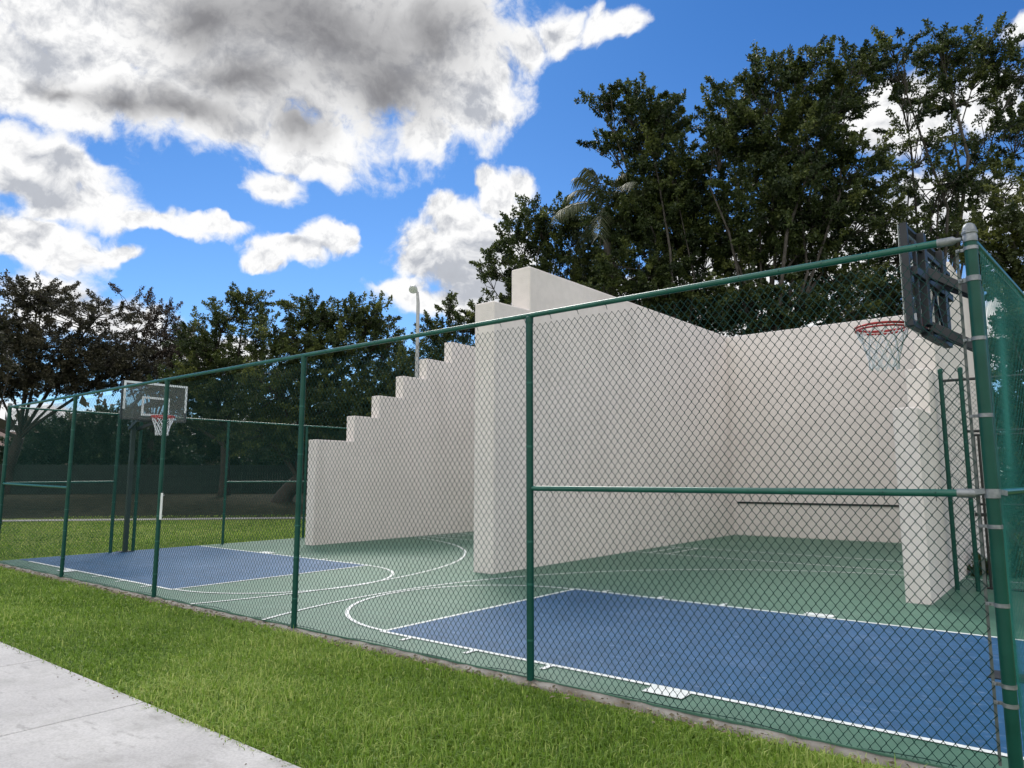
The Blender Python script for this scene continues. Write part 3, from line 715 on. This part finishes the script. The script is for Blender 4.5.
tree('oak_tree', 'dark oak with a small upright top knot, between the thin tree and the rounded oak', 'tree', 225, 41,
     [(246,304,22,16),(226,322,24,18),(202,340,26,22),(262,330,18,20,.7),(212,372,46,26),(252,372,40,30),(180,395,36,20),(230,410,46,24,.7)],
     M['leaf_dark'], M['bark_dark'], leaf=.15, clump=.5, per=46, group=GL, tr=.3)
tree('oak_tree', 'broad rounded dark oak above the low end of the stepped wall', 'tree', 282, 38,
     [(312,312,28,18),(345,322,36,22),(376,320,24,18),(292,335,30,24),(332,356,54,30),(382,350,26,24),(282,388,46,30),(342,402,54,30),(392,390,36,30),(302,438,54,26),(262,430,40,26,.7),(360,440,46,26)],
     M['leaf_dark'], M['bark_dark'], leaf=.15, clump=.5, per=46, group=GL, tr=.45, fork=.18)
tree('oak_tree', 'small-leaved dark tree beside the floodlight pole above the steps', 'tree', 450, 35,
     [(450,308,13,12),(441,332,20,15),(466,330,18,15),(427,350,20,15),(456,360,26,18),(404,372,22,18),(432,392,36,22),(480,320,14,16),(410,420,40,30)],
     M['leaf_dark'], M['bark_dark'], leaf=.135, clump=.4, per=46, group=GL, tr=.2)
GB = 'shrubs along the wooden fence'
for lab, px, lb in (('grey-green shrub over the wooden fence, nearest the left edge', 40, [(35,450,34,16),(60,438,26,16),(20,462,30,12)]),
                    ('tall green shrub over the wooden fence, just left of the clear backboard', 90, [(95,432,30,18),(112,450,30,16),(80,455,26,12)]),
                    ('green shrub over the wooden fence, under the clear backboard', 150, [(150,446,30,18),(175,455,28,14),(135,460,24,10)]),
                    ('dark shrub over the wooden fence, under the rounded oak', 320, [(320,455,46,16),(270,460,30,12),(370,455,30,16)])):
    tree('shrub', lab, 'shrub', px, 47, lb, M['leaf_bush'], M['bark_dark'], leaf=.17, clump=.42, per=40, dens=1.1, tr=.07, fork=.15, group=GB, twigs=False)
GU = 'undergrowth trees filling the far left'
for lab, px, dd, lb in (('small dark tree filling the gap right of the clear backboard', 220, 53, [(215,425,34,26),(190,440,30,20),(245,440,34,24),(225,455,44,14)]),
                        ('small dark tree between the rounded oak and the stepped wall', 375, 52, [(370,415,36,26),(400,405,30,24),(350,440,40,24),(420,430,40,30)]),
                        ('small dark tree under the rounded oak, nearest its trunk', 290, 55, [(285,425,34,24),(310,445,34,22),(262,450,34,18)]),
                        ('small green tree at the left edge behind the wooden fence', 70, 54, [(64,428,22,12),(118,425,36,20),(90,445,44,18),(150,430,26,18)])):
    tree('small_tree', lab, 'tree', px, dd, lb, M['leaf_bush' if px < 100 else 'leaf_dark'], M['bark_dark'], leaf=.17, clump=.5, per=40, dens=1.0, tr=.1, fork=.2, group=GU, twigs=False)
tree('shrub', 'dark low shrub on the ground behind the inner gate', 'shrub', 1000, 12, [(992,572,18,16,1,0),(1012,565,20,20,1,0),(1030,575,18,18,1,0)], M['leaf_dark'], M['bark_dark'], leaf=.07, clump=.16, per=40, tr=.02, twigs=False)
# trunk standing at the very left edge
tree('oak_tree', 'dark tree trunk at the extreme left edge of the lawn', 'tree', 1, 26, [(-12,320,12,16),(0,345,10,12),(-30,330,24,24)], M['leaf_oak'], M['bark_dark'], leaf=.16, clump=.45, per=36, group=GL, tr=.16, fork=.5)

# palm among the broadleaf trees
pb = at(616, 478, 31.2); pb = np.array([pb[0], pb[1], gz(pb[0], pb[1])]); pt = at(606, 208, 31.2)
pr_ = thing('palm_tree', 'palm with drooping grey-green fronds among the dark broadleaf trees', 'palm', tuple(pb))
mb = MB(); mb.tube([(0, 0, -.2), *( tuple((pt-pb)*k + np.array([.1*math.sin(k*3), 0, 0])) for k in (.3, .6, .85, 1))], [.24, .20, .18, .22, .20], 12); mb.build('trunk', M['bark'], pr_, smooth=True)
Vp, Fp, Tp = [], [], []
def frond(org, az, el, ln, droop, nl=34):
    d = np.array([math.cos(az)*math.cos(el), math.sin(az)*math.cos(el), math.sin(el)]); pts = []
    for i in range(nl+1):
        t = i/nl; pts.append(org + d*ln*t + np.array([0, 0, -droop*ln*t*t]))
    for i in range(3, nl):
        p = pts[i]; tg = pts[i+1]-pts[i-1]; tg /= np.linalg.norm(tg); sd_ = np.cross(tg, [0, 0, 1.]); sd_ /= np.linalg.norm(sd_)+1e-6
        for s_ in (1, -1):
            l_ = (.75 - .4*abs(i/nl-.45))*rng.uniform(.85, 1.15)
            dv = sd_*s_*.75 + tg*.5 + np.array([0, 0, -.35-.5*rng.random()]); dv /= np.linalg.norm(dv)
            k = len(Vp); w = tg*.022
            tip = p + dv*l_ + np.array([0, 0, -.12])
            Vp.extend([p-w, p+w, (p+tip)/2+w+np.array([0, 0, .05]), (p+tip)/2-w+np.array([0, 0, .05]), tip+w*.2, tip-w*.2])
            Fp.extend([(k, k+1, k+2, k+3), (k+3, k+2, k+4, k+5)]); Tp.extend([rng.random()]*2)
    k = len(Vp)
    for i, p in enumerate(pts): Vp.extend([p+[0, 0, .014], p-[0, 0, .014]])
    for i in range(nl): Fp.append((k+2*i, k+2*i+1, k+2*i+3, k+2*i+2)); Tp.append(.4)
for i in range(11): frond(pt-pb, i*2.4, R(70 - 8*i), rng.uniform(2.6, 3.3), rng.uniform(.35, .6))
hl_ = at(596, 205, 33)-pb
frond(pt-pb, YAW+PI*.95, R(68), 3.6, .52); frond(pt-pb, YAW+PI*1.02, R(58), 3.2, .7); frond(pt-pb, YAW+PI*1.1, R(74), 3.7, .5); frond(pt-pb, YAW+PI*.98, R(80), 3.4, .45)
link('fronds', npmesh('fronds', Vp, Fp, Tp), M['frond'], pr_)
mb = MB()
for i in range(60):
    a_ = rng.random()*2*PI; z = rng.uniform(.62, 1)*(pt-pb)[2]
    c0 = (pt-pb)*z/(pt-pb)[2]
    mb.tube([c0+[.18*math.cos(a_), .18*math.sin(a_), 0], c0+[.3*math.cos(a_), .3*math.sin(a_), -.25], c0+[.28*math.cos(a_), .28*math.sin(a_), -.9]], [.03, .022, .008], 4)
mb.build('dead_skirt', M['bark'], pr_)

# ------------------------------------------------------------------ far wooden fence and houses
wf = thing('wooden_fence', 'dark weathered wooden board fence beyond the path, under the trees', 'fence', (0, 0, 0))
pm = MB()
for i in range(16):
    pm.box(i*.15, -.012+.004*(i % 2), 0, i*.15+.142, .012, 1.72+.015*((i*7) % 3))
pm.box(0, .013, .35, 2.4, .06, .44); pm.box(0, .013, 1.3, 2.4, .06, 1.39)
PM = bpy.data.meshes.new('fence_panel'); PM.from_pydata(pm.v, [], pm.f)
pq = MB(); pq.box(-.05, .0, -.2, .05, .1, 1.78); PQ = bpy.data.meshes.new('fence_post'); PQ.from_pydata(pq.v, [], pq.f)
for i in range(-16, 14):
    p = PC + PT*i*2.41 + PN*14.6
    o = link('fence_panel', PM, M['wood'], wf); o.location = (p[0], p[1], gz(p[0], p[1])-.02); o.rotation_euler = (0, 0, math.atan2(PT[1], PT[0]))
    o = link('fence_post', PQ, M['wood'], wf); o.location = (p[0], p[1], gz(p[0], p[1])); o.rotation_euler = (0, 0, math.atan2(PT[1], PT[0]))
def house(px, dist, w, d, h, rh, lab):
    c = at(px, 478, dist); root = thing('house', lab, 'house', (c[0], c[1], gz(c[0], c[1]))); root.rotation_euler = (0, 0, YAW+.12)
    mb = MB(); mb.box(-w/2, -d/2, 0, w/2, d/2, h); mb.build('wall', M['house'], root)
    mb = MB(); e = .5; a_ = [(-w/2-e, -d/2-e, h), (w/2+e, -d/2-e, h), (w/2+e, d/2+e, h), (-w/2-e, d/2+e, h), (-w/2+d*.4, 0, h+rh), (w/2-d*.4, 0, h+rh)]
    mb.add(a_, [(0, 1, 5, 4), (1, 2, 5), (2, 3, 4, 5), (3, 0, 4), (0, 3, 2, 1)]); mb.build('roof', M['roof'], root)
    for x in (-w*.3, w*.05, w*.32):
        mb = MB(); mb.box(x-.6, -d/2-.03, 1.0, x+.6, -d/2-.002, 2.2); f_ = mb.build('window', M['plate'], root)
        mb = MB(); mb.box(x-.52, -d/2-.045, 1.08, x+.52, -d/2-.031, 2.12); mb.build('pane', M['glass_dark'], f_)
house(203, 62, 12, 9, 2.6, 2.0, 'house with a brown hipped roof behind the wooden fence, right of the clear backboard')
house(22, 58, 11, 9, 2.5, 2.2, 'house with a dark brown roof behind shrubs at the far left')

# far-off wood closing the horizon
P, Dn, T = [], [], []
for i in range(26000):
    a_ = rng.random()*2*PI; rr = rng.uniform(120, 165); h_ = 8 + 4*math.sin(a_*9) + 2.5*math.sin(a_*31+1) + 1.5*math.sin(a_*77)
    P.append((rr*math.cos(a_), rr*math.sin(a_)+10, rng.random()**.8*h_)); T.append(np.clip(rng.normal(.4, .2), 0, 1))
P = np.array(P); n = len(P)
me = leaves_mesh('treeline', P, rand_dir(n)+[0, 0, .3], rng.uniform(1.0, 2.6, n), rng.uniform(.8, 1.8, n), np.array(T))
stuff(link('treeline', me, M['leaf_oak']), 'far-off dark line of trees closing the horizon', 'woods')

# ------------------------------------------------------------------ grass blades and leaf litter
def blades(n, xr, yr, hgt, wid, patch=True):
    x = rng.uniform(*xr, n); y = rng.uniform(*yr, n)
    pn = (np.sin(x*1.7+.6*np.sin(y*3))*np.sin(y*2.3+x*.6) + .6*np.sin(x*4.7+2)*np.sin(y*5.9+1))
    keep = np.ones(n, bool)
    keep &= ~((x > XL-.2) & (x < .8) & (y > -.055-.10*rng.random(n)**2) & (y < 17))
    keep &= ~((y < -2.235-.085*rng.random(n)**3) & (y > -5.25))
    sq = (x-PC[0])*PN[0] + (y-PC[1])*PN[1]; keep &= ~((sq > -1.6) & (sq < 1.6)); keep &= sq < 2.5
    x, y, pn = x[keep], y[keep], pn[keep]; n = len(x)
    z = gz(x, y) - .005
    edge = np.clip((-.03-y)/.28, 0, 1); edge = np.where(y < -.03, edge, 1)
    drop = rng.random(n) < (.25+.75*edge); x, y, pn, z, edge = x[drop], y[drop], pn[drop], z[drop], edge[drop]; n = len(x)
    h = hgt*.86*rng.gamma(9, 1/9, n)*(1+.24*pn)*(.55+.45*edge); w = wid*rng.uniform(.7, 1.3, n)
    az = rng.random(n)*2*PI; ln = rng.uniform(.15, 1.0, n)
    dx, dy = np.cos(az), np.sin(az); sx, sy = -dy*w, dx*w
    b = np.stack([x, y, z], 1); s = np.stack([sx, sy, 0*x], 1)
    m = b + np.stack([dx*h*ln*.35, dy*h*ln*.35, h*.62], 1); t = b + np.stack([dx*h*ln, dy*h*ln, h*(1.05-.45*ln)], 1)
    v = np.stack([b-s, b+s, m+s*.8, m-s*.8, t+s*.12, t-s*.12], 1).reshape(-1, 3)
    k = np.arange(n)[:, None]*6
    f = np.stack([k+[0, 1, 2, 3], k+[3, 2, 4, 5]], 1).reshape(-1, 4)
    big = np.sin(x*.55+1.1)*np.cos(y*1.1+x*.3) + .5*np.sin(x*1.3+2.0)
    tint = np.clip(rng.normal(.42, .22, n) + .10*pn + .13*big + .25*(1-edge)*rng.random(n) + (rng.random(n) < .05)*.5, 0, 1)
    return v, f, np.repeat(tint, 2)
Vs, Fs, Ts = [], [], []; o_ = 0
for a_ in ((90000, (-4.2, .9), (-2.37, -.05), .064, .0036), (84000, (-8.5, -4.2), (-2.36, -.05), .062, .0042), (80000, (-17.5, -8.5), (-2.33, -.02), .058, .0052),
           (16000, (-20, -16.55), (-2.3, 12), .06, .009), (26000, (-34, -20), (-6, 16), .06, .014)):
    v, f, t = blades(*a_); Vs.append(v); Fs.append(f+o_); Ts.append(t); o_ += len(v)
stuff(link('grass', npmesh('grass', np.concatenate(Vs), np.concatenate(Fs), np.concatenate(Ts)), M['blade']), 'short green lawn grass between the sidewalk and the fence', 'grass')
n = 1900
P = np.stack([rng.uniform(XL, .6, n), -.09-np.abs(rng.normal(0, .09, n)), -.012+.02*rng.random(n)], 1)
P[1500:, 1] = -2.26+rng.normal(0, .05, 400); P[1500:, 2] = -.008
me = leaves_mesh('leaf_litter', P, rand_dir(n)*[1, 1, .25], np.where(np.arange(n) < 1500, rng.uniform(.015, .055, n), rng.uniform(.008, .022, n)), np.where(np.arange(n) < 1500, rng.uniform(.008, .028, n), rng.uniform(.005, .012, n)), np.zeros(n))
stuff(link('leaf_litter', me, M['litter']), 'dry brown leaf bits scattered along the foot of the fence', 'leaf litter')
